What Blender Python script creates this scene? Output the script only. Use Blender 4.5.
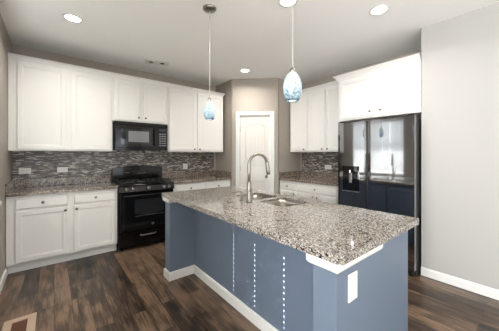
import bpy, bmesh, math, random
from mathutils import Vector, Matrix
random.seed(4)
PI = math.pi
for o in list(bpy.data.objects): bpy.data.objects.remove(o)
sc = bpy.context.scene
COL = sc.collection

# ------------------------------------------------------------------ camera
CAMZ = 1.34
YAW = math.radians(39.103)
cd = bpy.data.cameras.new('camera')
cam = bpy.data.objects.new('camera', cd); COL.objects.link(cam)
cam.location = (0, 0, CAMZ)
cam.rotation_euler = (PI/2, 0, -YAW)
cd.sensor_fit = 'HORIZONTAL'; cd.sensor_width = 36.0
cd.lens = 241.13/499*36.0
cd.shift_x = -0.73/499; cd.shift_y = -10.87/499
cd.clip_start = .02
sc.camera = cam

# ------------------------------------------------------------------ world, sun, daylight, exposure
w = bpy.data.worlds.new('world'); sc.world = w; w.use_nodes = True
w.node_tree.nodes['Background'].inputs[0].default_value = (.80, .88, 1.0, 1)
w.node_tree.nodes['Background'].inputs[1].default_value = 1.2
sd = bpy.data.lights.new('sun', 'SUN'); sd.energy = 26.0; sd.angle = math.radians(.06); sd.color = (1, .97, .92)
sun = bpy.data.objects.new('sun', sd); COL.objects.link(sun)
SUNV = Vector((1.654, -.946, -.7655))
sun.rotation_euler = SUNV.to_track_quat('-Z', 'Y').to_euler()
sun.location = (-6, 4, 5)
def area(name, loc, direction, sx, sy, power, color=(1, 1, 1)):
    l = bpy.data.lights.new(name, 'AREA'); l.shape = 'RECTANGLE'; l.size = sx; l.size_y = sy
    l.energy = power; l.color = color
    o = bpy.data.objects.new(name, l); COL.objects.link(o); o.location = loc
    o.rotation_euler = Vector(direction).to_track_quat('-Z', 'Y').to_euler()
    return o
area('daylight_rear_window', (.9, -4.25, 1.35), (0, 1, .5), 3.2, 2.1, 38, (.93, .965, 1))
area('added_side_fill', (-4.15, -1.65, 1.35), (1, 0, .5), 3.8, 2.1, 300, (.93, .965, 1))  # fill from the left through an added, unseen side window
area('daylight_kitchen_window', (-.75, 2.65, 1.55), (1, 0, 0), 1.3, 1.3, 60, (.93, .965, 1))
sc.view_settings.view_transform = 'Standard'
sc.view_settings.look = 'None'
sc.view_settings.gamma = 1
sc.view_settings.use_curve_mapping = False
sc.view_settings.exposure = 0.52

# ------------------------------------------------------------------ materials
def srgb(r, g, b):
    f = lambda c: (c/255/12.92) if c/255 <= .04045 else ((c/255+.055)/1.055)**2.4
    return (f(r), f(g), f(b), 1)
def mat(name, rgb=(200, 200, 200), rough=.5, metal=0.0, spec=.5, coat=0.0):
    m = bpy.data.materials.new(name); m.use_nodes = True
    b = m.node_tree.nodes['Principled BSDF']
    b.inputs['Base Color'].default_value = srgb(*rgb)
    b.inputs['Roughness'].default_value = rough
    b.inputs['Metallic'].default_value = metal
    b.inputs['Specular IOR Level'].default_value = spec
    b.inputs['Coat Weight'].default_value = coat
    return m
class NT:
    def __init__(s, m): s.t = m.node_tree; s.b = s.t.nodes['Principled BSDF']
    def n(s, typ, **kw):
        x = s.t.nodes.new(typ)
        for k, v in kw.items(): setattr(x, k, v)
        return x
    def l(s, a, b): s.t.links.new(a, b)
    def ramp(s, stops, interp='LINEAR'):
        r = s.n('ShaderNodeValToRGB'); cr = r.color_ramp; cr.interpolation = interp
        while len(cr.elements) > 1: cr.elements.remove(cr.elements[-1])
        cr.elements[0].position = stops[0][0]; cr.elements[0].color = srgb(*stops[0][1])
        for p, c in stops[1:]:
            e = cr.elements.new(p); e.color = srgb(*c)
        return r
    def bump(s, h, strength, dist):
        b = s.n('ShaderNodeBump'); b.inputs['Strength'].default_value = strength; b.inputs['Distance'].default_value = dist
        s.l(h, b.inputs['Height']); s.l(b.outputs[0], s.b.inputs['Normal'])

def paint(name, rgb, rough=.6, bump=.15):
    m = mat(name, rgb, rough, spec=.3); t = NT(m)
    tc = t.n('ShaderNodeTexCoord'); no = t.n('ShaderNodeTexNoise'); no.inputs['Scale'].default_value = 90
    no.inputs['Detail'].default_value = 3
    t.l(tc.outputs['Object'], no.inputs['Vector']); t.bump(no.outputs[0], bump, .002)
    return m
M = {}
M['wall'] = paint('greige_wall_paint', (164, 156, 146))
M['wall_light'] = paint('pale_wall_paint', (173, 171, 167))
M['ceiling'] = paint('ceiling_paint', (244, 243, 240), .8)
M['trim'] = mat('white_trim_paint', (222, 221, 217), .35)
M['cab'] = mat('white_cabinet_paint', (227, 225, 220), .38)
M['blue'] = paint('slate_blue_paint', (104, 116, 132), .40, .1)
M['door'] = mat('white_door_paint', (218, 215, 208), .4)
M['plastic'] = mat('white_plastic', (228, 226, 221), .35)
M['slot'] = mat('dark_slot', (60, 58, 55), .5)
M['black'] = mat('black_enamel', (9, 9, 10), .1, spec=.4)
M['black_matte'] = mat('black_cast_iron', (20, 20, 21), .5)
M['black_glass'] = mat('black_glass', (10, 10, 12), .05, coat=.6)
M['greyglass'] = mat('grey_microwave_glass', (118, 119, 121), .16)
M['oven_glass'] = mat('oven_glass', (34, 35, 37), .12)
M['steel'] = mat('brushed_steel', (140, 134, 126), .28, 1)
M['nickel'] = mat('satin_nickel', (150, 145, 138), .3, 1)
M['pewter'] = mat('pewter_knob', (120, 114, 106), .32, 1)
M['fridge'] = mat('black_stainless', (160, 162, 167), .06, 1)
M['fridge_edge'] = mat('stainless_door_edge', (150, 145, 146), .3, 1)
M['chrome'] = mat('chrome', (215, 215, 215), .1, 1)
M['display'] = mat('display_glass', (30, 40, 44), .1)
M['button'] = mat('grey_button', (120, 122, 124), .4)
M['bounce_floor'] = paint('pale_bounce_floor', (222, 216, 208), .95, .6)
M['tan'] = mat('tan_wood', (186, 162, 140), .5)
M['brown'] = mat('brown_wood_slats', (104, 66, 48), .5)
M['cord'] = mat('pendant_rod', (186, 182, 174), .4, .6)
M['outside'] = mat('added_eave_stucco', (150, 140, 130), .8)

def add_brush(m, scale, axis):
    t = NT(m); tc = t.n('ShaderNodeTexCoord'); mp = t.n('ShaderNodeMapping'); mp.inputs['Scale'].default_value = scale
    no = t.n('ShaderNodeTexNoise'); no.inputs['Scale'].default_value = 1; no.inputs['Detail'].default_value = 2
    t.l(tc.outputs['Object'], mp.inputs[0]); t.l(mp.outputs[0], no.inputs['Vector']); t.bump(no.outputs[0], .12, .001)


# rustic plank floor, boards running along Y
m = mat('rustic_plank_floor', (110, 85, 65), .34, spec=.45); t = NT(m)
tc = t.n('ShaderNodeTexCoord'); mp = t.n('ShaderNodeMapping'); mp.inputs['Rotation'].default_value = (0, 0, PI/2)
t.l(tc.outputs['Object'], mp.inputs[0])
br = t.n('ShaderNodeTexBrick'); br.offset = .37; br.offset_frequency = 2
for k, v in (('Color1', (0, 0, 0, 1)), ('Color2', (1, 1, 1, 1)), ('Mortar', (.0, .0, .0, 1)), ('Scale', 1), ('Mortar Size', .0011), ('Mortar Smooth', .1), ('Bias', 0), ('Brick Width', .92), ('Row Height', .125)):
    br.inputs[k].default_value = v
t.l(mp.outputs[0], br.inputs['Vector'])
ma = t.n('ShaderNodeMapping'); ma.inputs['Scale'].default_value = (2.0, 16, 1)   # after rotation x runs along the board
t.l(mp.outputs[0], ma.inputs[0])
off = t.n('ShaderNodeVectorMath', operation='MULTIPLY_ADD'); off.inputs[1].default_value = (13, 7, 5)
t.l(br.outputs['Color'], off.inputs[0]); t.l(ma.outputs[0], off.inputs[2])
g = t.n('ShaderNodeTexNoise'); g.inputs['Scale'].default_value = 1.0; g.inputs['Detail'].default_value = 6; g.inputs['Roughness'].default_value = .62
t.l(off.outputs[0], g.inputs['Vector'])
mb2 = t.n('ShaderNodeMapping'); mb2.inputs['Scale'].default_value = (3, 6.5, 1)
t.l(mp.outputs[0], mb2.inputs[0])
off2 = t.n('ShaderNodeVectorMath', operation='MULTIPLY_ADD'); off2.inputs[1].default_value = (5, 9, 5)
t.l(br.outputs['Color'], off2.inputs[0]); t.l(mb2.outputs[0], off2.inputs[2])
g2 = t.n('ShaderNodeTexNoise'); g2.inputs['Scale'].default_value = 1.0; g2.inputs['Detail'].default_value = 3
t.l(off2.outputs[0], g2.inputs['Vector'])
# value = .45*board + .6*(grain) + .5*(patch)
a1 = t.n('ShaderNodeMath', operation='MULTIPLY_ADD'); a1.inputs[1].default_value = .45
sep = t.n('ShaderNodeSeparateColor'); t.l(br.outputs['Color'], sep.inputs[0])
a2 = t.n('ShaderNodeMath', operation='MULTIPLY_ADD'); a2.inputs[1].default_value = 1.5; a2.inputs[2].default_value = -.74
a3 = t.n('ShaderNodeMath', operation='MULTIPLY_ADD'); a3.inputs[1].default_value = .9
t.l(g.outputs[0], a2.inputs[0]); t.l(g2.outputs[0], a3.inputs[0]); t.l(a2.outputs[0], a3.inputs[2])
mf = t.n('ShaderNodeMapping'); mf.inputs['Scale'].default_value = (5, 75, 1); t.l(mp.outputs[0], mf.inputs[0])
gf = t.n('ShaderNodeTexNoise'); gf.inputs['Scale'].default_value = 1.0; gf.inputs['Detail'].default_value = 3; t.l(mf.outputs[0], gf.inputs['Vector'])
a4 = t.n('ShaderNodeMath', operation='MULTIPLY_ADD'); a4.inputs[1].default_value = .7; t.l(gf.outputs[0], a4.inputs[0])
a5 = t.n('ShaderNodeMath', operation='SUBTRACT'); a5.inputs[1].default_value = .37; t.l(a4.outputs[0], a5.inputs[0]); t.l(a3.outputs[0], a4.inputs[2])
t.l(sep.outputs[0], a1.inputs[0]); t.l(a5.outputs[0], a1.inputs[2])
rp = t.ramp([(.14, (15, 14, 14)), (.34, (35, 30, 27)), (.54, (60, 48, 39)), (.74, (88, 70, 55)), (1, (126, 103, 83))])
t.l(a1.outputs[0], rp.inputs[0])
mx = t.n('ShaderNodeMix', data_type='RGBA'); mx.inputs[7].default_value = srgb(34, 27, 24)
t.l(br.outputs['Fac'], mx.inputs[0]); t.l(rp.outputs[0], mx.inputs[6]); t.l(mx.outputs[2], t.b.inputs['Base Color'])
rr = t.n('ShaderNodeMapRange'); rr.inputs[3].default_value = .22; rr.inputs[4].default_value = .42
t.l(g.outputs[0], rr.inputs[0]); t.l(rr.outputs[0], t.b.inputs['Roughness'])
t.bump(g.outputs[0], .1, .003)
M['floor'] = m

# speckled granite
def granite(name, stops, sc_=1.0, rough=.12):
    m = mat(name, (180, 170, 160), rough, spec=.5); t = NT(m)
    tc = t.n('ShaderNodeTexCoord')
    v1 = t.n('ShaderNodeTexVoronoi'); v1.inputs['Scale'].default_value = 105*sc_; v1.inputs['Randomness'].default_value = 1
    no = t.n('ShaderNodeTexNoise'); no.inputs['Scale'].default_value = 40*sc_; no.inputs['Detail'].default_value = 3
    vm = t.n('ShaderNodeVectorMath', operation='MULTIPLY_ADD'); vm.inputs[1].default_value = (.012, .012, .012)
    t.l(tc.outputs['Object'], no.inputs['Vector']); t.l(no.outputs[1], vm.inputs[0]); t.l(tc.outputs['Object'], vm.inputs[2])
    t.l(vm.outputs[0], v1.inputs['Vector'])
    sp = t.n('ShaderNodeSeparateColor'); t.l(v1.outputs['Color'], sp.inputs[0])
    n2 = t.n('ShaderNodeTexNoise'); n2.inputs['Scale'].default_value = 22*sc_; n2.inputs['Detail'].default_value = 4
    t.l(tc.outputs['Object'], n2.inputs['Vector'])
    ad = t.n('ShaderNodeMath', operation='MULTIPLY_ADD'); ad.inputs[1].default_value = .9; ad.inputs[2].default_value = -.45
    t.l(n2.outputs[0], ad.inputs[0])
    s2 = t.n('ShaderNodeMath', operation='ADD'); t.l(sp.outputs[0], s2.inputs[0]); t.l(ad.outputs[0], s2.inputs[1])
    r = t.ramp(stops, 'CONSTANT'); t.l(s2.outputs[0], r.inputs[0]); t.l(r.outputs[0], t.b.inputs['Base Color'])
    return m
M['granite'] = granite('speckled_granite', [(0, (36, 36, 38)), (.14, (86, 83, 80)), (.29, (127, 117, 105)), (.46, (154, 145, 134)), (.68, (182, 178, 172)), (.88, (130, 126, 121))], 1.5, .09)
M['granite_shaded'] = granite('shaded_speckled_granite', [(0, (42, 38, 35)), (.16, (86, 77, 70)), (.34, (122, 106, 93)), (.56, (147, 132, 118)), (.8, (172, 162, 151)), (.93, (104, 96, 88))], 1.0)  # same granite, shade of the dimmer wall counters put into its colour

# linear mosaic backsplash; uv = coords along wall and up
def mosaic(name, along):
    m = mat(name, (140, 140, 140), .3, spec=.35); t = NT(m)
    tc = t.n('ShaderNodeTexCoord'); s = t.n('ShaderNodeSeparateXYZ'); c = t.n('ShaderNodeCombineXYZ')
    t.l(tc.outputs['Object'], s.inputs[0]); t.l(s.outputs[along], c.inputs[0]); t.l(s.outputs[2], c.inputs[1])
    b = t.n('ShaderNodeTexBrick'); b.offset = .41; b.offset_frequency = 2; b.squash = 1.6; b.squash_frequency = 3
    for k, v in (('Color1', (0, 0, 0, 1)), ('Color2', (1, 1, 1, 1)), ('Mortar', (.5, .5, .5, 1)), ('Scale', 1), ('Mortar Size', .0012), ('Mortar Smooth', .1), ('Bias', 0), ('Brick Width', .048), ('Row Height', .0135)):
        b.inputs[k].default_value = v
    t.l(c.outputs[0], b.inputs['Vector'])
    sp = t.n('ShaderNodeSeparateColor'); t.l(b.outputs['Color'], sp.inputs[0])
    r = t.ramp([(0, (52, 50, 49)), (.16, (98, 93, 88)), (.32, (136, 125, 113)), (.48, (150, 147, 141)), (.6, (104, 91, 81)), (.74, (190, 186, 179)), (.88, (76, 73, 71))], 'CONSTANT')
    t.l(sp.outputs[0], r.inputs[0])
    mx = t.n('ShaderNodeMix', data_type='RGBA'); mx.inputs[7].default_value = srgb(118, 112, 105)
    t.l(b.outputs['Fac'], mx.inputs[0]); t.l(r.outputs[0], mx.inputs[6]); t.l(mx.outputs[2], t.b.inputs['Base Color'])
    t.bump(b.outputs['Fac'], -.4, .001)
    return m
M['mosaic_x'] = mosaic('linear_mosaic_tile', 0)
M['mosaic_y'] = mosaic('linear_mosaic_tile_side', 1)

def emit(name, rgb, strength):
    m = mat(name, rgb); b = m.node_tree.nodes['Principled BSDF']
    b.inputs['Emission Color'].default_value = srgb(*rgb); b.inputs['Emission Strength'].default_value = strength
    return m
M['lens'] = emit('lit_lens', (255, 250, 240), 6)
M['bulb'] = emit('lit_bulb', (255, 244, 228), 7)

# blue-white art glass of the pendants (mottled blue flecks, denser at the lip)
m = bpy.data.materials.new('blue_art_glass'); m.use_nodes = True; nt = m.node_tree; nt.nodes.remove(nt.nodes['Principled BSDF'])
class Q(NT):
    def __init__(s, m): s.t = m.node_tree
t = Q(m); out = nt.nodes['Material Output']
tc = t.n('ShaderNodeTexCoord'); s = t.n('ShaderNodeSeparateXYZ'); t.l(tc.outputs['Object'], s.inputs[0])
mr = t.n('ShaderNodeMapRange'); mr.inputs[1].default_value = 0.0; mr.inputs[2].default_value = .13; mr.inputs[3].default_value = .33; mr.inputs[4].default_value = -.12
t.l(s.outputs[2], mr.inputs[0])
no = t.n('ShaderNodeTexNoise'); no.inputs['Scale'].default_value = 75; no.inputs['Detail'].default_value = 4
t.l(tc.outputs['Object'], no.inputs['Vector'])
ad = t.n('ShaderNodeMath', operation='ADD'); t.l(no.outputs[0], ad.inputs[0]); t.l(mr.outputs[0], ad.inputs[1])
r = t.ramp([(.45, (190, 197, 199)), (.62, (160, 172, 178)), (.85, (92, 112, 124))]); t.l(ad.outputs[0], r.inputs[0])
tr = t.n('ShaderNodeBsdfTranslucent'); df = t.n('ShaderNodeBsdfDiffuse'); gl = t.n('ShaderNodeBsdfGlossy'); gl.inputs['Roughness'].default_value = .08
tp = t.n('ShaderNodeBsdfTransparent')
for x in (tr, df, tp): t.l(r.outputs[0], x.inputs[0])
m1 = t.n('ShaderNodeMixShader'); m1.inputs[0].default_value = .45; t.l(tr.outputs[0], m1.inputs[1]); t.l(df.outputs[0], m1.inputs[2])
m2 = t.n('ShaderNodeMixShader'); m2.inputs[0].default_value = .25; t.l(m1.outputs[0], m2.inputs[1]); t.l(tp.outputs[0], m2.inputs[2])
m3 = t.n('ShaderNodeMixShader'); m3.inputs[0].default_value = .07; t.l(m2.outputs[0], m3.inputs[1]); t.l(gl.outputs[0], m3.inputs[2])
t.l(m3.outputs[0], out.inputs[0])
M['art_glass'] = m
# translucent white blind slats, window glass
m = bpy.data.materials.new('white_blind_slat'); m.use_nodes = True; nt = m.node_tree; nt.nodes.remove(nt.nodes['Principled BSDF'])
t = Q(m); tr = t.n('ShaderNodeBsdfTranslucent'); df = t.n('ShaderNodeBsdfDiffuse'); mm = t.n('ShaderNodeMixShader')
tr.inputs[0].default_value = (.8, .8, .78, 1); df.inputs[0].default_value = (.85, .85, .83, 1); mm.inputs[0].default_value = .5
t.l(tr.outputs[0], mm.inputs[1]); t.l(df.outputs[0], mm.inputs[2]); t.l(mm.outputs[0], nt.nodes['Material Output'].inputs[0])
M['slat'] = m
m = bpy.data.materials.new('window_glass'); m.use_nodes = True; nt = m.node_tree; nt.nodes.remove(nt.nodes['Principled BSDF'])
t = Q(m); tr = t.n('ShaderNodeBsdfTransparent'); gl = t.n('ShaderNodeBsdfGlossy'); gl.inputs['Roughness'].default_value = .02; mm = t.n('ShaderNodeMixShader')
mm.inputs[0].default_value = .06; t.l(tr.outputs[0], mm.inputs[1]); t.l(gl.outputs[0], mm.inputs[2]); t.l(mm.outputs[0], nt.nodes['Material Output'].inputs[0])
M['glass'] = m

# ------------------------------------------------------------------ helpers
def box(bm, x0, x1, y0, y1, z0, z1, mtx=None):
    x0, x1 = min(x0, x1), max(x0, x1); y0, y1 = min(y0, y1), max(y0, y1); z0, z1 = min(z0, z1), max(z0, z1)
    vs = [bm.verts.new(p) for p in ((x0,y0,z0),(x1,y0,z0),(x1,y1,z0),(x0,y1,z0),(x0,y0,z1),(x1,y0,z1),(x1,y1,z1),(x0,y1,z1))]
    if mtx is not None:
        for v in vs: v.co = mtx @ v.co
    for f in ((0,3,2,1),(4,5,6,7),(0,1,5,4),(1,2,6,5),(2,3,7,6),(3,0,4,7)): bm.faces.new([vs[i] for i in f])
def prism(bm, pts, axis, a, b):
    """extrude 2D polygon along axis ('x': pts=(y,z); 'y': pts=(x,z); 'z': pts=(x,y))"""
    def mk(p, t):
        return {'x': (t, p[0], p[1]), 'y': (p[0], t, p[1]), 'z': (p[0], p[1], t)}[axis]
    A = [bm.verts.new(mk(p, a)) for p in pts]; B = [bm.verts.new(mk(p, b)) for p in pts]
    n = len(pts)
    bm.faces.new(A); bm.faces.new(B[::-1])
    for i in range(n): bm.faces.new([A[i], B[i], B[(i+1) % n], A[(i+1) % n]])
def lathe(bm, prof, n=24, c=(0, 0, 0), axis='z', capends=True):
    rings = []
    for r, z in prof:
        ring = []
        for i in range(n):
            a = 2*PI*i/n
            p = (r*math.cos(a), r*math.sin(a), z)
            if axis == 'y': p = (p[0], -z, p[1])      # grows towards -y
            if axis == 'x': p = (z, p[0], p[1])
            ring.append(bm.verts.new((c[0]+p[0], c[1]+p[1], c[2]+p[2])))
        rings.append(ring)
    for k in range(len(rings)-1):
        for i in range(n):
            bm.faces.new([rings[k][i], rings[k][(i+1) % n], rings[k+1][(i+1) % n], rings[k+1][i]])
    if capends: bm.faces.new(rings[0][::-1]); bm.faces.new(rings[-1])
def tube(bm, pts, r, n=12):
    pts = [Vector(p) for p in pts]
    rs = r if isinstance(r, (list, tuple)) else [r]*len(pts)
    up = None; rings = []
    for i, p in enumerate(pts):
        d = (pts[min(i+1, len(pts)-1)] - pts[max(i-1, 0)]).normalized()
        if up is None: up = d.orthogonal().normalized()
        up = (up - d*up.dot(d)).normalized(); q = d.cross(up)
        rings.append([bm.verts.new(p + (up*math.cos(2*PI*k/n) + q*math.sin(2*PI*k/n))*rs[i]) for k in range(n)])
    for k in range(len(rings)-1):
        for i in range(n): bm.faces.new([rings[k][i], rings[k][(i+1) % n], rings[k+1][(i+1) % n], rings[k+1][i]])
    bm.faces.new(rings[0][::-1]); bm.faces.new(rings[-1])
def obj(name, bm, m, parent=None, bevel=0, smooth=False, loc=None):
    bmesh.ops.recalc_face_normals(bm, faces=bm.faces)
    me = bpy.data.meshes.new(name); bm.to_mesh(me); bm.free()
    o = bpy.data.objects.new(name, me); COL.objects.link(o)
    me.materials.append(M[m])
    if smooth:
        for p in me.polygons: p.use_smooth = True
    if bevel:
        b = o.modifiers.new('bevel', 'BEVEL'); b.width = bevel; b.segments = 2; b.limit_method = 'ANGLE'; b.angle_limit = math.radians(50)
    if parent: o.parent = parent
    if loc: o.location = loc
    return o
def B(*boxes):
    bm = bmesh.new()
    for b in boxes: box(bm, *b)
    return bm
def struct(name, bm, m, parent=None, bevel=0):
    o = obj(name, bm, m, parent, bevel)
    if parent is None: o['kind'] = 'structure'
    return o
def thing(name, label, cat, loc=(0, 0, 0), rz=0, group=None):
    o = bpy.data.objects.new(name, None); COL.objects.link(o)
    o.location = loc; o.rotation_euler = (0, 0, rz); o.empty_display_size = .1
    return tag(o, label, cat, group)
def tag(o, label, cat, group=None):
    o['label'] = label; o['category'] = cat
    if group: o['group'] = group
    return o
def copy_tree(o, parent=None):
    c = o.copy(); COL.objects.link(c)
    if parent: c.parent = parent
    for ch in [x for x in bpy.data.objects if x.parent == o]: copy_tree(ch, c)
    return c

# ------------------------------------------------------------------ room numbers
XL = -.418; YW = 4.31; H = 2.75; XR = 3.184; XB = 3.83; YE = .885
WX = 2.576; WY = 3.702                    # pantry wing left end of the angled wall
VX = 3.191; VY = 3.118                    # angled wall other end
T = .12
# floor / ceiling
struct('floor', B((XL-T, XB+.2, .9, YW+.2, -.05, 0), (-1.4, XB+.2, -1.1, .9, -.05, 0)), 'floor')
struct('floor_2', B((-4.3, -1.4, -4.4, .9, -.05, .004), (-1.4, XB+.2, -4.4, -1.1, -.05, .004)), 'bounce_floor')  # unseen floor, made pale to bounce light up to the ceiling
struct('ceiling', B((XL-T, XB+.2, .9, YW+.2, H, H+.05), (-4.3, XB+.2, -4.4, .9, H, H+.05)), 'ceiling')
# left wall with the window opening
wy0, wy1, wz0, wz1 = 1.93, 3.36, .86, 2.25
struct('wall_left', B((XL-T, XL, .78, wy0, 0, H), (XL-T, XL, wy1, YW, 0, H), (XL-T, XL, wy0, wy1, 0, wz0), (XL-T, XL, wy0, wy1, wz1, H)), 'wall')
struct('wall_back', B((XL-T, WX+.1, YW, YW+T, 0, H)), 'wall')
struct('wall_pantry_side', B((WX, WX+.1, WY+.02, YW, 0, H)), 'wall')
struct('wall_pantry_return', B((VX+.02, XB, VY, VY+.1, 0, H)), 'wall')
struct('wall_alcove', B((XB, XB+T, YE-T, VY+.1, 0, H)), 'wall')
struct('wall_alcove_end', B((XR+T, XB, YE-T, YE, 0, H)), 'wall')
struct('wall_right', B((XR, XR+T, -4.2, YE, 0, H)), 'wall_light')
# living area behind the camera, with window openings; the far-left one added for light
struct('wall_rear', B((-4.2, -.8, -4.2-T, -4.2, 0, H), (2.6, XR+T, -4.2-T, -4.2, 0, H), (-.8, 2.6, -4.2-T, -4.2, 0, .2), (-.8, 2.6, -4.2-T, -4.2, 2.5, H)), 'wall')
struct('wall_far_left', B((-4.1-T, -4.1, -4.2, -3.6, 0, H), (-4.1-T, -4.1, .3, .9, 0, H), (-4.1-T, -4.1, -3.6, .3, 0, .2), (-4.1-T, -4.1, -3.6, .3, 2.5, H)), 'wall')
struct('wall_near_left', B((-4.1, XL-T, .78, .9, 0, H)), 'wall')
w2 = struct('window_2', B(*[(-.8+i*1.1-(.05 if i else 0), -.8+i*1.1+.05, -4.19, -4.14, .2, 2.5) for i in range(4)], (-.8, 2.6, -4.19, -4.14, .2, .27), (-.8, 2.6, -4.19, -4.14, 2.43, 2.5)), 'trim')
w3 = struct('added_window_3', B(*[(-4.09, -4.04, -3.6+i*1.3-(.05 if i else 0), -3.6+i*1.3+(.05 if i < 3 else 0), .2, 2.5) for i in range(4)], (-4.09, -4.04, -3.6, .3, .2, .27), (-4.09, -4.04, -3.6, .3, 2.43, 2.5)), 'trim')  # frame of the added side window
# window in the left wall, with closed blind; sun sneaks through the cord holes
win = struct('window_1', B((XL-T, XL+.0, wy0, wy0+.03, wz0, wz1), (XL-T, XL, wy1-.03, wy1, wz0, wz1), (XL-T, XL+.02, wy0, wy1, wz0-.0, wz0+.03), (XL-T, XL, wy0, wy1, wz1-.03, wz1)), 'trim')
obj('pane', B((XL-T+.02, XL-T+.024, wy0+.03, wy1-.03, wz0+.03, wz1-.03)), 'glass', win)
obj('meeting_rail', B((XL-T+.01, XL-T+.035, wy0+.03, wy1-.03, 1.55, 1.585)), 'trim', win)
bl = thing('window_blind', 'closed white slatted blind covering the window in the left wall', 'blind', (XL-.04, wy0+.035, wz0+.03))
bm = bmesh.new(); L_ = wy1-wy0-.07
holes = [(1.764+.96-wy0-.035), (1.473+.96-wy0-.035), (1.159+.96-wy0-.035)]
k = 0; z = .004
while z < wz1-wz0-.12:
    # slat as a thin near-vertical board 48 mm tall; middle band is cut at the cord holes
    for (za, zb, cut) in ((0, .018, False), (.018, .032, True), (.032, .056, False)):
        segs = [(0, L_)]
        if cut:
            e = [0]
            for hy in sorted(holes): e += [hy-.0066, hy+.0066]
            e.append(L_); segs = [(e[i], e[i+1]) for i in range(0, len(e), 2)]
        for s0, s1 in segs:
            x_a = -.006 + (za/.056)*.012; x_b = -.006 + (zb/.056)*.012
            vs = [(x_a, s0, z+za), (x_a+.002, s0, z+za), (x_b+.002, s0, z+zb), (x_b, s0, z+zb)]
            A_ = [bm.verts.new(p) for p in vs]; B_ = [bm.verts.new((p[0], s1, p[2])) for p in vs]
            bm.faces.new(A_); bm.faces.new(B_[::-1])
            for i in range(4): bm.faces.new([A_[i], B_[i], B_[(i+1) % 4], A_[(i+1) % 4]])
    z += .0405
obj('slats', bm, 'slat', bl)
obj('head_rail', B((-.02, .02, 0, L_, wz1-wz0-.115, wz1-wz0-.062)), 'trim', bl)
# unseen eave, added to keep the sun off the upper half of the window
struct('added_eave', B((XL-1.95, XL-T-.002, wy0-1.0, wy1+1.8, 2.32, 2.38)), 'outside')

# angled pantry wall and door
A = Vector((WX, WY, 0)); Bv = Vector((VX, VY, 0)); dl = (Bv-A).length; ang = math.atan2(Bv.y-A.y, Bv.x-A.x)
dx0, dx1, dz1 = .135, .715, 2.075
bm = bmesh.new()
for (a0, a1, z0, z1) in ((-.0, dx0, 0, H), (dx1, dl, 0, H), (dx0, dx1, dz1, H)): box(bm, a0, a1, 0, .1, z0, z1)
wp = struct('wall_pantry', bm, 'wall'); wp.location = A; wp.rotation_euler = (0, 0, ang)
tr = struct('trim_1', B((dx0-.062, dx0, -.016, 0, 0, dz1), (dx1, dx1+.062, -.016, 0, 0, dz1), (dx0-.062, dx1+.062, -.016, 0, dz1, dz1+.062),
                        (dx0-.066, dx0-.05, -.021, -.015, 0, dz1+.05), (dx1+.05, dx1+.066, -.021, -.015, 0, dz1+.05), (dx0-.066, dx1+.066, -.021, -.015, dz1+.05, dz1+.066),
                        (dx0, dx0+.012, 0, .1, 0, dz1), (dx1-.012, dx1, 0, .1, 0, dz1), (dx0, dx1, 0, .1, dz1-.012, dz1)), 'trim', bevel=.002)
tr.location = A; tr.rotation_euler = (0, 0, ang)
dw = dx1-dx0-.03
dr = obj('door_1', B((0, dw, .018, .035, 0, 2.045)), 'door'); dr['kind'] = 'structure'
off_ = Matrix.Rotation(ang, 4, 'Z') @ Vector((dx0+.015, .022, .008)); dr.location = A + off_; dr.rotation_euler = (0, 0, ang)
# stiles, rails with an arched upper panel
st = .098
bm = bmesh.new()
box(bm, 0, st, 0, .0178, 0, 2.045); box(bm, dw-st, dw, 0, .0178, 0, 2.045)
box(bm, st, dw-st, 0, .0178, 0, .22); box(bm, st, dw-st, 0, .0178, .83, 1.10)
pts = [(st, 2.045), (st, 1.835)]
for i in range(1, 16):
    u = i/16; pts.append((st+u*(dw-2*st), 1.835+.075*math.sin(PI*u)**.8))
pts += [(dw-st, 1.835), (dw-st, 2.045)]
prism(bm, pts, 'y', 0, .0178)
obj('panel_frame', bm, 'door', dr, bevel=.004)
bm = bmesh.new()
n_ = 5; pw = (dw-2*st-.03)/n_
for i in range(n_):
    xa = st+.015+i*pw
    box(bm, xa+.002, xa+pw-.002, .006, .0178, 1.115, 1.835+.055*math.sin(PI*(i+.5)/n_))
    box(bm, xa+.002, xa+pw-.002, .006, .0178, .235, .815)
obj('plank_panel', bm, 'door', dr, bevel=.002)
for hz in (.25, 1.08, 1.80): obj('hinge', B((-.012, .004, -.004, .006, hz-.045, hz+.045)), 'nickel', dr, bevel=.001)
bm = bmesh.new(); lathe(bm, [(.026, 0), (.026, .006), (.01, .012), (.01, .03), (.024, .04), (.028, .052), (.02, .064), (.004, .068)], 20, (dw-.06, 0, .93), 'y')
obj('door_handle', bm, 'nickel', dr, smooth=True)

# baseboards
def baseprof(h=.09, t=.014): return [(0, 0), (t, 0), (t, h-.018), (t*.45, h-.004), (0, h)]
bm = bmesh.new(); prism(bm, [(XR-.001-p, q) for p, q in baseprof()], 'y', -4.19, YE)
struct('baseboard_right', bm, 'trim')
bm = bmesh.new(); prism(bm, [(XL+.001+p, q) for p, q in baseprof()], 'y', .78, 3.795)
struct('baseboard_left', bm, 'trim')

# tiled backsplash is part of the wall finish
struct('trim_2', B((XL+.001, 2.533, YW-.010, YW-.0005, .90, 1.47)), 'mosaic_x')
struct('trim_3', B((XB-.010, XB-.0005, 1.90, 3.075, .90, 1.47)), 'mosaic_y')

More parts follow.
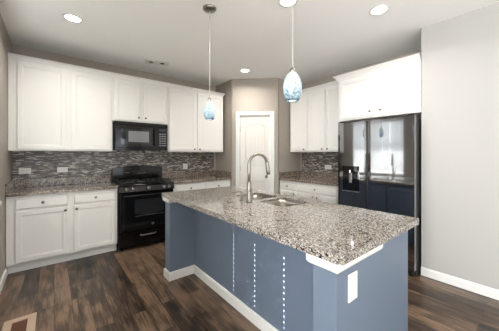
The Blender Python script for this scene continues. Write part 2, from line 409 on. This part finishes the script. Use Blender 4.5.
# ------------------------------------------------------------------ cabinets
def panel_front(w, h, t=.02, rail=.046):
    """framed door: local x 0..w, z 0..h, front at y=-t, back at y=-.0005"""
    bm = bmesh.new()
    rings = []
    for ins, y in ((0, -.0008), (0, -t+.003), (.003, -t), (rail, -t), (rail+.003, -t+.004), (rail+.010, -t+.0045), (rail+.013, -t+.007)):
        rings.append([bm.verts.new(p) for p in ((ins, y, ins), (w-ins, y, ins), (w-ins, y, h-ins), (ins, y, h-ins))])
    for a, b in zip(rings, rings[1:]):
        for i in range(4): bm.faces.new([a[i], a[(i+1) % 4], b[(i+1) % 4], b[i]])
    bm.faces.new(rings[-1]); bm.faces.new(rings[0][::-1])
    return bm
def slab_front(w, h, t=.02):
    bm = bmesh.new(); rings = []
    for ins, y in ((0, -.0008), (0, -t+.006), (.004, -t+.002), (.010, -t), ):
        rings.append([bm.verts.new(p) for p in ((ins, y, ins), (w-ins, y, ins), (w-ins, y, h-ins), (ins, y, h-ins))])
    for a, b in zip(rings, rings[1:]):
        for i in range(4): bm.faces.new([a[i], a[(i+1) % 4], b[(i+1) % 4], b[i]])
    bm.faces.new(rings[-1]); bm.faces.new(rings[0][::-1])
    return bm
def knob(parent, x, z, y=-.0202):
    bm = bmesh.new(); lathe(bm, [(.007, 0), (.0055, .006), (.0055, .012), (.013, .017), (.0155, .023), (.013, .028), (.004, .030)], 16, (0, 0, 0), 'y')
    return obj('knob', bm, 'pewter', parent, smooth=True, loc=(x, y, z))
def door(parent, x0, x1, z0, z1, kn=None):
    d = obj('door', panel_front(x1-x0, z1-z0), 'cab', parent, loc=(x0, 0, z0))
    if kn: knob(d, kn[0]-x0, kn[1]-z0)
    return d
def drawer(parent, x0, x1, z0, z1):
    d = obj('drawer', slab_front(x1-x0, z1-z0), 'cab', parent, loc=(x0, 0, z0))
    knob(d, (x1-x0)/2, (z1-z0)/2)
    return d
def crown(parent, x0, x1, ztop, endl=0, endr=0, depth=.3, proj=.035, hh=.055):
    """cove crown along the front, optional side returns"""
    bm = bmesh.new()
    prof = [(0, ztop-hh), (-.006, ztop-hh), (-.010, ztop-hh+.012), (-proj*.45, ztop-hh*.45), (-proj*.85, ztop-.014), (-proj, ztop-.010), (-proj, ztop), (0, ztop)]
    n = len(prof)
    def ring(x, ex): return [bm.verts.new((x + ex*(-p[0]), p[0], p[1])) for p in prof]
    a = ring(x0, -1 if endl else 0); b = ring(x1, 1 if endr else 0)
    for i in range(n): bm.faces.new([a[i], b[i], b[(i+1) % n], a[(i+1) % n]])
    for flag, x, r_, sgn in ((endl, x0, a, -1), (endr, x1, b, 1)):
        if flag:
            c = [bm.verts.new((x + sgn*(-p[0]), depth, p[1])) for p in prof]
            for i in range(n): bm.faces.new([r_[i], c[i], c[(i+1) % n], r_[(i+1) % n]])
            bm.faces.new(c)
        else: bm.faces.new(r_)
    return obj('crown_moulding', bm, 'cab', parent)
ZB, ZT = 1.387, 2.515
YU = 3.94
UPG = 'white wall cabinets'
def upper(label, loc, rz, W, D, z0, z1, doors, ce=(0, 0), group=UPG, cr=True, proj=.035, hh=.055):
    c = thing('wall_cabinet', label, 'cabinet', loc, rz, group)
    obj('carcass', B((0, W, 0, D, z0, z1-.02)), 'cab', c, bevel=.001)
    for dd in doors: door(c, *dd)
    crown(c, 0, W, z1, ce[0], ce[1], D, proj, hh)
    return c
upper('tall double-door white wall cabinet in the far left corner', (XL+.003, YU, 0), 0, 1.064, .366, ZB, ZT,
      [(.075, .535, ZB+.02, ZT-.075, None), (.592, 1.045, ZB+.02, ZT-.075, None)])
upper('short double-door white cabinet directly above the microwave', (.650, YU, 0), 0, .797, .366, 1.832, ZT,
      [(.022, .370, 1.852, ZT-.075, (.345, 1.90)), (.412, .775, 1.852, ZT-.075, (.444, 1.90))])
upper('tall double-door white wall cabinet right of the microwave', (1.449, YU, 0), 0, 1.078, .366, ZB, ZT,
      [(.018, .498, ZB+.02, ZT-.075, (.465, ZB+.048)), (.532, 1.055, ZB+.02, ZT-.075, (.568, ZB+.048))], (0, 1))
RZ = -PI/2
XU = 3.505
upper('narrow single-door white wall cabinet beside the pantry corner', (XU, VY-.02, 0), RZ, .432, .321, ZB, ZT,
      [(.02, .415, ZB+.02, ZT-.075, (.345, ZB+.048))])
upper('double-door white wall cabinet between the narrow one and the refrigerator', (XU, VY-.454, 0), RZ, .745, .321, ZB, ZT,
      [(.018, .338, ZB+.02, ZT-.075, (.292, ZB+.048)), (.352, .70, ZB+.02, ZT-.075, (.395, ZB+.048))])
upper('deep double-door white cabinet above the refrigerator', (3.215, 1.915, 0), RZ, 1.018, .60, 1.822, 2.475,
      [(.035, .508, 1.85, 2.385, (.463, 1.905)), (.556, .99, 1.85, 2.385, (.594, 1.905))], (1, 0), proj=.06, hh=.085)

def base(label, loc, rz, W, D, drawers, doors, zt=.875, toe=.105):
    c = thing('base_cabinet', label, 'cabinet', loc, rz, 'white base cabinets')
    obj('carcass', B((0, W, 0, D, toe, zt)), 'cab', c, bevel=.001)
    obj('toe_kick', B((0, W, .055, .07, 0.001, toe-.001)), 'trim', c)
    for dd in drawers: drawer(c, *dd)
    for dd in doors: door(c, *dd)
    return c
YB = 3.755
base('white base cabinet left of the stove, with two drawers and two doors', (XL+.005, YB, 0), 0, 1.09, .54,
     [(.075, .545, .722, .845), (.605, 1.065, .722, .845)],
     [(.075, .545, .125, .698, (.52, .660)), (.605, 1.065, .125, .698, (.632, .660))])
base('white base cabinet right of the stove, under the counter by the pantry', (1.462, YB, 0), 0, 1.11, .54,
     [(.05, .545, .722, .845), (.585, 1.075, .722, .845)],
     [(.05, .545, .125, .698, (.51, .660)), (.585, 1.075, .125, .698, (.62, .660))])
XBa = 3.24
base('white drawer-topped base cabinet between the pantry corner and the refrigerator', (XBa, VY-.003, 0), RZ, 1.185, .57,
     [(.02, .40, .722, .845), (.425, 1.165, .722, .845)],
     [(.02, .40, .125, .698, (.365, .660)), (.425, .79, .125, .698, (.755, .660)), (.80, 1.165, .125, .698, (.835, .660))])

# ------------------------------------------------------------------ perimeter worktops
def worktop(label, slab, splashes):
    o = obj('countertop', B(slab), 'granite_shaded', bevel=.004); tag(o, label, 'countertop')
    for s_ in splashes: obj('splash', B(s_), 'granite_shaded', o, bevel=.002)
    return o
g_ = .0015
worktop('shade-toned speckled granite worktop left of the stove', (XL+.002, .686, 3.715, YW-.012, .8765, .914),
        [(XL+.024, .686, YW-.032, YW-.012, .9145, 1.018), (XL+.002, XL+.022, 3.735, YW-.012, .9145, 1.018)])
worktop('shade-toned speckled granite worktop right of the stove, running to the pantry', (1.456, WX-.002, 3.715, YW-.012, .8765, .914),
        [(1.456, WX-.024, YW-.032, YW-.012, .9145, 1.018), (WX-.022, WX-.002, 3.735, YW-.012, .9145, 1.018)])
worktop('shade-toned speckled granite worktop between pantry corner and refrigerator', (3.20, XB-.012, 1.915, VY-.002, .8765, .914),
        [(XB-.032, XB-.012, 1.915, VY-.024, .9145, 1.018), (3.22, XB-.012, VY-.022, VY-.002, .9145, 1.018)])

# ------------------------------------------------------------------ island
IX0, IX1, IY0, IY1 = .920, 1.893, .535, 2.700
isl = thing('kitchen_island', 'slate-blue kitchen island base with white trim under the big granite top', 'kitchen island', (1.236, .58, 0))
def L(x0, x1, y0, y1, z0, z1): return (x0-1.236, x1-1.236, y0-.58, y1-.58, z0, z1)
obj('back_panel', B(L(1.236, 1.256, .70, 2.525, 0, .875)), 'blue', isl)
obj('end_panel', B(L(1.366, 1.890, .604, .612, 0, .875)), 'blue', isl)
obj('end_panel', B(L(1.366, 1.890, 2.628, 2.648, 0, .875)), 'blue', isl)
for (ya, yb) in ((.578, .700), (2.525, 2.660)):
    c_ = obj('end_column', B(L(.952, 1.365, ya, yb, 0, .875)), 'blue', isl, bevel=.002)
    prof = [(0, .825), (.008, .826), (.017, .832), (.022, .843), (.023, .8755), (0, .8755)]
    bm = bmesh.new()   # white cap moulding round three sides of the column
    x0, x1 = .952-1.236, 1.372-1.236
    path = [((x1, ya-.58), (0, -1)), ((x0, ya-.58), (-1, -1)), ((x0, yb-.58), (-1, 1)), ((1.20-1.236, yb-.58), (0, 1))]
    rg = [[bm.verts.new((p[0]+d[0]*q[0], p[1]+d[1]*q[0], q[1])) for q in prof] for p, d in path]
    for a, b in zip(rg, rg[1:]):
        for i in range(len(prof)): bm.faces.new([a[i], b[i], b[(i+1) % len(prof)], a[(i+1) % len(prof)]])
    bm.faces.new(rg[0]); bm.faces.new(rg[-1])
    obj('cap_moulding', bm, 'trim', c_)
# base trim following the alcove
prof = [(0, .001), (.014, .001), (.014, .074), (.006, .090), (0, .092)]
pth = [((1.889, .604), (0, -1)), ((1.366, .604), (0, -1)), ((1.366, .578), (0, -1)), ((.952, .578), (-1, -1)), ((.952, .700), (-1, 1)), ((1.236, .700), (-1, 1)), ((1.236, 2.525), (-1, -1)), ((.952, 2.525), (-1, -1)), ((.952, 2.660), (-1, 1)), ((1.40, 2.660), (0, 1))]
bm = bmesh.new()
rg = [[bm.verts.new((p[0]-1.236+d[0]*q[0], p[1]-.58+d[1]*q[0], q[1])) for q in prof] for p, d in pth]
for a, b in zip(rg, rg[1:]):
    for i in range(len(prof)): bm.faces.new([a[i], b[i], b[(i+1) % len(prof)], a[(i+1) % len(prof)]])
bm.faces.new(rg[0]); bm.faces.new(rg[-1])
obj('base_trim', bm, 'trim', isl)
# working side facing the refrigerator
obj('face_frame', B(L(1.852, 1.872, .613, 2.627, .105, .86)), 'blue', isl)
obj('toe_kick', B(L(1.80, 1.812, .613, 2.627, 0, .104)), 'blue', isl)
fr = 4; ww = 2.0/fr
for i in range(fr):
    d = obj('door', panel_front(ww-.02, .70), 'blue', isl, loc=(1.873-1.236, .622+i*ww-.58, .13)); d.rotation_euler = (0, 0, PI/2)
    knob(d, .04 if i % 2 else ww-.06, .65)

def rrect(x0, x1, y0, y1, r, n=6):
    P_ = []
    for cx, cy, a0 in ((x1-r, y0+r, -PI/2), (x1-r, y1-r, 0), (x0+r, y1-r, PI/2), (x0+r, y0+r, PI)):
        for i in range(n+1):
            a = a0 + PI/2*i/n; P_.append((cx+r*math.cos(a), cy+r*math.sin(a)))
    return P_
bowls = [(1.44, 1.79, 1.335, 1.675), (1.44, 1.79, 1.715, 2.06)]
bm = bmesh.new()
edges = []
for loop in [rrect(IX0, IX1, IY0, IY1, .02, 4)] + [rrect(a, b, c, d, .07) for a, b, c, d in bowls]:
    vs = [bm.verts.new((x, y, .9145)) for x, y in loop]
    for i in range(len(vs)): edges.append(bm.edges.new((vs[i], vs[(i+1) % len(vs)])))
bmesh.ops.triangle_fill(bm, use_beauty=True, use_dissolve=False, edges=edges)
r_ = bmesh.ops.extrude_face_region(bm, geom=list(bm.faces))
for v in r_['geom']:
    if isinstance(v, bmesh.types.BMVert): v.co.z = .8945
for b_ in ((IX0+.0005, IX0+.04, IY0+.018, IY1-.018), (IX1-.04, IX1-.0005, IY0+.018, IY1-.018), (IX0+.018, IX1-.018, IY0+.0005, IY0+.04), (IX0+.018, IX1-.018, IY1-.04, IY1-.0005)): box(bm, *b_, .8765, .8950)
itop = obj('island_countertop', bm, 'granite', bevel=.004)
tag(itop, 'large speckled beige granite top of the blue island, with sink cutouts', 'countertop')

# sink
sink = thing('sink', 'stainless steel double-bowl sink set under the island granite', 'sink', (1.615, 1.70, .70))
for a, b, c, d in bowls:
    bm = bmesh.new(); rings = []
    cx, cy = (a+b)/2, (c+d)/2
    for ins, z, r in ((-.018, .8935, .08), (-.018, .891, .08), (.002, .891, .07), (.001, .80, .07), (.004, .725, .068), (.018, .703, .06), (.05, .699, .04)):
        rings.append([bm.verts.new((x-1.615, y-1.70, z-.70)) for x, y in rrect(a+ins, b-ins, c+ins, d-ins, max(r, .02))])
    for p, q in zip(rings, rings[1:]):
        for i in range(len(p)): bm.faces.new([p[i], p[(i+1) % len(p)], q[(i+1) % len(p)], q[i]])
    bm.faces.new(rings[-1])
    bo = obj('bowl', bm, 'steel', sink, smooth=True)
    bm = bmesh.new(); lathe(bm, [(.042, 0), (.042, .002), (.03, .003), (.026, .001)], 20, (cx-1.615, cy-1.70, -.0005))
    obj('drain', bm, 'chrome', bo)

# faucet
fa = thing('faucet', 'tall arched brushed-nickel pull-down faucet behind the island sink', 'faucet', (1.36, 1.69, .9155))
bm = bmesh.new(); lathe(bm, [(.030, 0), (.030, .006), (.024, .012), (.022, .05), (.021, .17), (.019, .18), (.013, .185)], 20)
obj('body', bm, 'steel', fa, smooth=True)
R_ = .095; P_ = [(0, 0, .18), (0, 0, .26), (0, 0, .335)]
for i in range(1, 15):
    a = PI - PI*.93*i/14; P_.append((R_+R_*math.cos(a)*1.0, 0, .335+R_*math.sin(a)))
bm = bmesh.new(); tube(bm, P_, .0145, 14); sp_ = obj('spout', bm, 'steel', fa, smooth=True)
e_ = Vector(P_[-1]); dn = (Vector(P_[-1])-Vector(P_[-2])).normalized()
dn = Vector((.14, 0, -1)).normalized()
bm = bmesh.new(); tube(bm, [e_-dn*.004, e_+dn*.004, e_+dn*.03, e_+dn*.085, e_+dn*.105], [.0155, .018, .018, .019, .018], 14)
obj('spray_head', bm, 'steel', fa, smooth=True)
bm = bmesh.new(); tube(bm, [e_+dn*.105, e_+dn*.118], .016, 14); obj('spray_nozzle', bm, 'black_matte', fa)
bm = bmesh.new(); tube(bm, [(0, -.015, .10), (0, -.045, .105)], .011, 12); tube(bm, [(0, -.04, .105), (-.01, -.055, .16)], [.006, .005], 10)
obj('handle', bm, 'steel', fa, smooth=True)
fa.rotation_euler = (0, 0, math.radians(-12))
so = thing('soap_dispenser', 'small nickel soap dispenser left of the tall faucet', 'soap dispenser', (1.36, 1.80, .9155))
bm = bmesh.new(); lathe(bm, [(.022, 0), (.022, .005), (.014, .010), (.012, .05), (.010, .055), (.010, .085)], 16); obj('body', bm, 'steel', so, smooth=True)
bm = bmesh.new(); tube(bm, [(0, 0, .075), (.02, .01, .082), (.09, .04, .072)], [.009, .008, .006], 10); obj('nozzle', bm, 'steel', so, smooth=True)
so.rotation_euler = (0, 0, math.radians(120))

# ------------------------------------------------------------------ outlets
def outlet(label, loc, rz, w=.118, h=.074, horizontal=True, kind='outlet'):
    o = thing('wall_outlet', label, 'outlet', loc, rz, 'white cover plates')
    obj('cover_plate', B((-w/2, w/2, -.006, 0, -h/2, h/2)), 'plastic', o, bevel=.002)
    if kind == 'outlet':
        for s_ in (-1, 1):
            c = (s_*.020, 0) if horizontal else (0, s_*.020)
            so_ = obj('socket', B((c[0]-.014, c[0]+.014, -.0075, -.0061, c[1]-.014, c[1]+.014)), 'plastic', o, bevel=.001)
            sl = ((c[0]-.004, c[0]+.004, -.0081, -.0076, c[1]-.007, c[1]-.005), (c[0]-.004, c[0]+.004, -.0081, -.0076, c[1]+.005, c[1]+.007)) if horizontal else \
                 ((c[0]-.007, c[0]-.005, -.0081, -.0076, c[1]-.004, c[1]+.004), (c[0]+.005, c[0]+.007, -.0081, -.0076, c[1]-.004, c[1]+.004))
            obj('slots', B(*sl), 'slot', so_)
    else:
        obj('rocker', B((-.016, .016, -.009, -.0061, -.032, .032)), 'plastic', o, bevel=.001)
    return o
yb = YW-.0105
outlet('white outlet plate on mosaic tile, nearest the left wall', (-.297, yb, 1.128), 0)
outlet('white outlet plate on mosaic tile, second from the left wall, left of the stove', (.09, yb, 1.128), 0)
outlet('white square outlet plate on mosaic tile right of the stove', (1.916, yb, 1.118), 0, .09, .105, False)
outlet('white outlet plate on mosaic tile beside the refrigerator', (XB-.0105, 2.479, 1.115), RZ, .13, .08)
outlet('tall white cover plate on the near blue end of the island', (1.087, .5775, .722), 0, .080, .128, False, 'rocker')

# ------------------------------------------------------------------ stove
ra = thing('gas_range', 'black gas stove with silver knobs between the white base cabinets', 'stove', (.691, 3.70, 0))
RW = .758
obj('body', B((0, RW, .012, .58, .03, .895)), 'black', ra, bevel=.003)
obj('cooktop', B((.0, RW, -.030, .545, .896, .918)), 'black', ra, bevel=.006)
bm = bmesh.new(); prism(bm, [(-.052, .815), (0.011, .815), (.011, .895), (-.030, .895)], 'x', 0, RW)
cp = obj('control_panel', bm, 'black', ra, bevel=.004)
for kx in (.085, .16, .379, .598, .673):
    bm = bmesh.new(); lathe(bm, [(.024, 0), (.023, .006), (.019, .010), (.018, .028), (.014, .030)], 18, (0, 0, 0), 'y')
    kk = obj('knob', bm, 'nickel', cp, smooth=True, loc=(kx, -.0425, .856)); kk.rotation_euler = (math.radians(-14), 0, 0)
    obj('grip', B((-.004, .004, -.036, -.029, -.015, .015)), 'black_matte', kk)
od = obj('oven_door', B((.006, RW-.006, -.030, .011, .262, .808)), 'black', ra, bevel=.006)
bm = bmesh.new(); P_ = [(.19, .70), (.19, .50)]
for i in range(9): P_.append((.19+.40*i/8*.95+.01, .50-.03*math.sin(PI*i/8)))
P_ += [(.60, .50), (.60, .70)]
prism(bm, [(p[0], p[1]) for p in P_[:2]] + [(p[0], p[1]) for p in P_[2:]], 'y', -.0325, -.0302)
obj('oven_window', bm, 'oven_glass', od)
obj('window_lip', B((.20, .60, -.0345, -.0326, .462, .468)), 'nickel', od)
bm = bmesh.new(); tube(bm, [(.05, -.032, .765), (.05, -.062, .765), (.07, -.070, .765), (RW-.07, -.070, .765), (RW-.05, -.062, .765), (RW-.05, -.032, .765)], .012, 12)
obj('oven_handle', bm, 'black', od, smooth=True)
bm = bmesh.new(); lathe(bm, [(.020, 0), (.020, .002), (.016, .003)], 20, (.44, -.0305, .33), 'y'); obj('badge', bm, 'nickel', od)
dw_ = obj('warming_drawer', B((.006, RW-.006, -.026, .011, .065, .252)), 'black', ra, bevel=.005)
bm = bmesh.new(); tube(bm, [(.27, -.028, .195), (.275, -.045, .190), (.29, -.048, .188), (.46, -.048, .188), (.475, -.045, .190), (.48, -.028, .195)], .008, 10)
obj('drawer_handle', bm, 'nickel', dw_, smooth=True)
for fx in (.04, RW-.04):
    for fy in (.04, .52):
        bm = bmesh.new(); lathe(bm, [(.02, .0), (.02, .008), (.010, .012), (.010, .034)], 12, (fx, fy, 0)); obj('foot', bm, 'black_matte', ra)
# back guard with gently arched top
bm = bmesh.new(); P_ = [(0, .919), (0, 1.12)]
for i in range(13): P_.append((RW*i/12*.98+.01*RW, 1.135+.030*math.sin(PI*i/12)))
P_ += [(RW, 1.12), (RW, .919)]
prism(bm, P_, 'y', .488, .545); bg = obj('backguard', bm, 'black', ra, bevel=.004)
obj('clock_display', B((.30, .46, .4855, .4878, 1.03, 1.09)), 'black_glass', bg)
obj('ledge', B((.02, RW-.02, .470, .4875, .965, .985)), 'black', bg, bevel=.004)
for k in range(8): obj('button', B((.18+.014*k+(.19 if k > 3 else 0)+.02*(k % 4)*0, .19+.014*k+(.19 if k > 3 else 0), .4865, .4878, 1.05, 1.058)), 'button', bg)
# grates and burners
for gx0 in (.03, .40):
    bm = bmesh.new(); gw = .328
    for gy in (.02, .225, .44): box(bm, gx0, gx0+gw, gy, gy+.012, .936, .950)
    for fx in (0, .5, 1): box(bm, gx0+fx*(gw-.012), gx0+fx*(gw-.012)+.012, .02, .452, .936, .950)
    for fx in (.25, .75):
        box(bm, gx0+fx*gw-.005, gx0+fx*gw+.005, .05, .18, .936, .950); box(bm, gx0+fx*gw-.005, gx0+fx*gw+.005, .28, .41, .936, .950)
    for fx in (0, 1):
        for gy in (.02, .44): box(bm, gx0+fx*(gw-.012), gx0+fx*(gw-.012)+.012, gy, gy+.012, .9185, .936)
    obj('grate', bm, 'black_matte', ra, bevel=.002)
for bx in (.19, .57):
    for by in (.13, .345):
        bm = bmesh.new(); lathe(bm, [(.045, 0), (.045, .008), (.033, .010), (.033, .015), (.006, .016)], 20, (bx, by, .9185)); obj('burner', bm, 'black_matte', ra)

# ------------------------------------------------------------------ microwave
mw = thing('microwave', 'black over-the-range microwave under the short cabinet', 'microwave', (.672, 3.885, 1.408))
MW, MH = .760, .420
obj('housing', B((0, MW, .03, .40, 0, MH)), 'black', mw, bevel=.003)
dm = obj('door', B((.002, .585, 0, .029, .035, MH-.055)), 'black', mw, bevel=.006)
obj('door_window', B((.075, .50, -.003, -.0003, .085, MH-.105)), 'black_glass', dm, bevel=.001)
obj('window_screen', B((.175, .465, -.0045, -.0032, .12, MH-.135)), 'greyglass', dm)
bm = bmesh.new(); tube(bm, [(.548, .0, .07), (.548, -.030, .08), (.548, -.034, .11), (.548, -.034, MH-.12), (.548, -.030, MH-.09), (.548, .0, MH-.08)], .011, 12)
obj('handle', bm, 'black', dm, smooth=True)
pn = obj('control_panel', B((.588, MW-.002, 0, .029, .035, MH-.055)), 'black', mw, bevel=.006)
obj('display', B((.62, .73, -.002, -.0003, MH-.115, MH-.08)), 'display', pn)
for r__ in range(6):
    for c__ in range(3):
        obj('button', B((.622+c__*.038, .652+c__*.038, -.002, -.0003, .068+r__*.036, .086+r__*.036)), 'button', pn, bevel=.001)
bm = bmesh.new(); prism(bm, [(.0, MH-.05), (.029, MH-.052), (.029, MH-.001), (.014, MH-.001)], 'x', .002, MW-.002); vt = obj('vent_grille', bm, 'black', mw)
bm = bmesh.new()
for k in range(4):
    z_ = MH-.044+k*.010; y_ = .0+.014*(z_-(MH-.05))/.049
    box(bm, .03, MW-.03, y_-.0035, y_+.001, z_, z_+.004)
obj('louvres', bm, 'black_matte', vt)
obj('bottom_lip', B((.002, MW-.002, .004, .029, .002, .033)), 'black', mw, bevel=.003)

# ------------------------------------------------------------------ refrigerator (faces -X): local x runs toward -Y, local y toward +X
FX = 3.005
fg = thing('refrigerator', 'black stainless side-by-side refrigerator with water dispenser', 'refrigerator', (FX, 1.798, 0), RZ)
FW, FH = .898, 1.775
obj('cabinet_body', B((.006, FW-.002, .085, .80, .02, FH-.03)), 'black_matte', fg, bevel=.004)
split = .385
def fdoor(x0, x1, disp=False):
    # front skin follows a slight bow; the top edge dips in the middle
    bm = bmesh.new(); N = 14; cols = []
    w_ = x1-x0
    for i in range(N+1):
        u = i/N; x = x0+u*w_; yb_ = -.005*(1-(2*u-1)**2) + (.003*(abs(2*u-1)**12))
        zt = FH - .016*(1-(2*u-1)**2)
        cols.append([bm.verts.new((x, yb_, .075)), bm.verts.new((x, yb_, zt)), bm.verts.new((x, .012, zt)), bm.verts.new((x, .012, .075))])
    for a, b in zip(cols, cols[1:]):
        for k in range(4): bm.faces.new([a[k], b[k], b[(k+1) % 4], a[(k+1) % 4]])
    bm.faces.new(cols[0]); bm.faces.new(cols[-1])
    d = obj('door', bm, 'fridge', fg)
    obj('door_liner', B((x0+.002, x1-.001, .013, .072, .075, FH-.004)), 'fridge_edge', d, bevel=.004)
    obj('top_strip', B((x0+.004, x1-.012, .006, .0125, FH-.03, FH-.003)), 'black_matte', d)  # dark strip behind the dipped top edge
    bm = bmesh.new(); xa = x1 if disp else x0; sg = 1 if disp else -1
    box(bm, xa, xa+sg*.0075, -.004, .065, .09, FH-.02)
    obj('recessed_handle', bm, 'black_matte', d)
    return d
ld = fdoor(.0, split, True); rd = fdoor(split+.016, FW)
# dispenser
x0, x1, z0, z1 = .078, .290, .865, 1.190
dp = obj('dispenser', B((x0, x1, -.0165, -.006, z0, z0+.022), (x0, x1, -.0165, -.006, z1-.06, z1), (x0, x0+.012, -.0165, -.006, z0, z1), (x1-.012, x1, -.0165, -.006, z0, z1), (x0+.01, x1-.01, -.0135, -.0125, z0, z1)), 'black_glass', ld, bevel=.001)
obj('paddle', B((.165, .205, -.020, -.014, z0+.11, z1-.09)), 'fridge_edge', dp, bevel=.002)
bm = bmesh.new(); tube(bm, [(.18, -.018, z1-.05), (.18, -.018, z1-.085)], .010, 10); obj('spout', bm, 'chrome', dp)
obj('drip_tray', B((x0-.004, x1+.004, -.026, -.012, z0-.006, z0+.006)), 'fridge_edge', dp, bevel=.001)
obj('hinge_cover', B((FW-.07, FW-.004, .02, .14, FH-.0295, FH+.010)), 'black_matte', fg, bevel=.004)
obj('hinge_cover', B((.008, .075, .02, .14, FH-.0295, FH+.010)), 'black_matte', fg, bevel=.004)
bm = bmesh.new(); lathe(bm, [(.012, 0), (.012, .002), (.009, .003)], 16, (FW-.03, -.006, 1.66), 'y'); 
bm.free()
obj('toe_grille', B((.03, FW-.03, .075, .084, .012, .070)), 'black_matte', fg)
for fx in (.05, FW-.035):
    bm = bmesh.new(); lathe(bm, [(.020, 0), (.020, .012), (.009, .016), (.009, .055)], 14, (fx, .055, .001)); obj('foot', bm, 'black_matte', fg)
    bm = bmesh.new(); lathe(bm, [(.020, 0), (.020, .012), (.009, .016), (.009, .04)], 14, (fx, .72, .001)); obj('foot', bm, 'black_matte', fg)

# ------------------------------------------------------------------ pendants
def pendant(label, x, y, power):
    p = thing('pendant_light', label, 'pendant light', (x, y, 1.675), 0, 'blue glass pendants over the island')
    # parts are modelled from the shade lip (z=0) upward
    bm = bmesh.new(); prof = [(.036, 0), (.045, .013), (.053, .040), (.0575, .070), (.0575, .098), (.052, .128), (.041, .158), (.026, .176), (.016, .181)]
    lathe(bm, prof, 32, capends=False)
    sh = obj('shade', bm, 'art_glass', p, smooth=True)
    md = sh.modifiers.new('solid', 'SOLIDIFY'); md.thickness = .003
    bm = bmesh.new(); lathe(bm, [(.016, .1835), (.018, .1855), (.017, .195), (.010, .209), (.006, .215)], 20); obj('cap', bm, 'nickel', p, smooth=True)
    bm = bmesh.new(); tube(bm, [(0, 0, .215), (0, 0, H-1.675-.028)], .0042, 10); obj('rod', bm, 'cord', p)
    zc = H-1.675
    bm = bmesh.new(); lathe(bm, [(.006, zc-.034), (.014, zc-.032), (.045, zc-.026), (.060, zc-.018), (.064, zc-.008), (.065, zc-.001)], 32); obj('canopy', bm, 'nickel', p, smooth=True)
    bm = bmesh.new(); lathe(bm, [(.004, .078), (.016, .084), (.022, .098), (.021, .113), (.014, .134), (.012, .160), (.010, .1805)], 20); obj('bulb', bm, 'bulb', p, smooth=True)
    l = bpy.data.lights.new('pendant_lamp', 'POINT'); l.energy = power; l.shadow_soft_size = .024; l.color = (1, .96, .9)
    lo = bpy.data.objects.new('pendant_lamp', l); COL.objects.link(lo); lo.parent = p; lo.location = (0, 0, .045)
    return p
pendant('small-looking blue glass pendant hanging over the far end of the island', 1.160, 2.048, .9)
pendant('larger-looking blue glass pendant hanging over the near half of the island', 1.160, 1.007, .9)

# ------------------------------------------------------------------ ceiling fittings
def can(label, x, y, power):
    c = thing('recessed_light', label, 'ceiling light', (x, y, H), 0, 'recessed ceiling lights')
    bm = bmesh.new(); lathe(bm, [(.068, -.001), (.084, -.001), (.087, -.004), (.082, -.008), (.068, -.006)], 32, capends=False)
    obj('trim_ring', bm, 'trim', c, smooth=True)
    bm = bmesh.new(); lathe(bm, [(.067, -.0015), (.067, -.004), (.060, -.006)], 32); obj('lens', bm, 'lens', c)
    l = bpy.data.lights.new('can_lamp', 'AREA'); l.shape = 'DISK'; l.size = .13; l.energy = power; l.color = (1, .965, .92); l.spread = math.radians(150)
    lo = bpy.data.objects.new('can_lamp', l); COL.objects.link(lo); lo.parent = c; lo.location = (0, 0, -.010)
    return c
can('lit recessed ceiling light above the left base cabinets', .150, 3.085, 9)
can('lit recessed ceiling light in front of the refrigerator', 2.457, 1.032, 8)
can('lit recessed ceiling light in front of the pantry door', 2.481, 3.191, 9)
can('lit recessed ceiling light at the top edge, near the second pendant', 1.665, 1.499, 12)
cv = thing('ceiling_vent', 'small white ceiling fitting with two dark openings near the microwave wall', 'ceiling vent', (1.215, 3.74, H), math.radians(-18))
bm = bmesh.new(); box(bm, -.17, .17, -.085, .085, -.012, -.001); obj('cover', bm, 'trim', cv, bevel=.004)
for sx in (-.085, .075):
    bm = bmesh.new(); lathe(bm, [(.048, -.012), (.046, -.017), (.034, -.018)], 24, (sx, -.01, 0)); rim = obj('rim', bm, 'trim', cv, smooth=False)
    bm = bmesh.new(); lathe(bm, [(.034, -.0182), (.034, -.020), (.010, -.022)], 24, (sx, -.01, 0)); obj('opening', bm, 'slot', rim)

# ------------------------------------------------------------------ floor register
fv = thing('floor_register', 'tan wooden floor register set into the planks at the lower left', 'floor vent', (-.212, 2.53, 0))
obj('frame', B((-.098, .098, .135, .190, .0005, .010), (-.098, .098, -.190, -.135, .0005, .010), (-.098, -.046, -.135, .135, .0005, .010), (.046, .098, -.135, .135, .0005, .010)), 'tan', fv, bevel=.002)
bm = bmesh.new()
for k in range(12): box(bm, -.0455, .0455, -.130+k*.022, -.114+k*.022, .0005, .007)
obj('slats', bm, 'brown', fv)
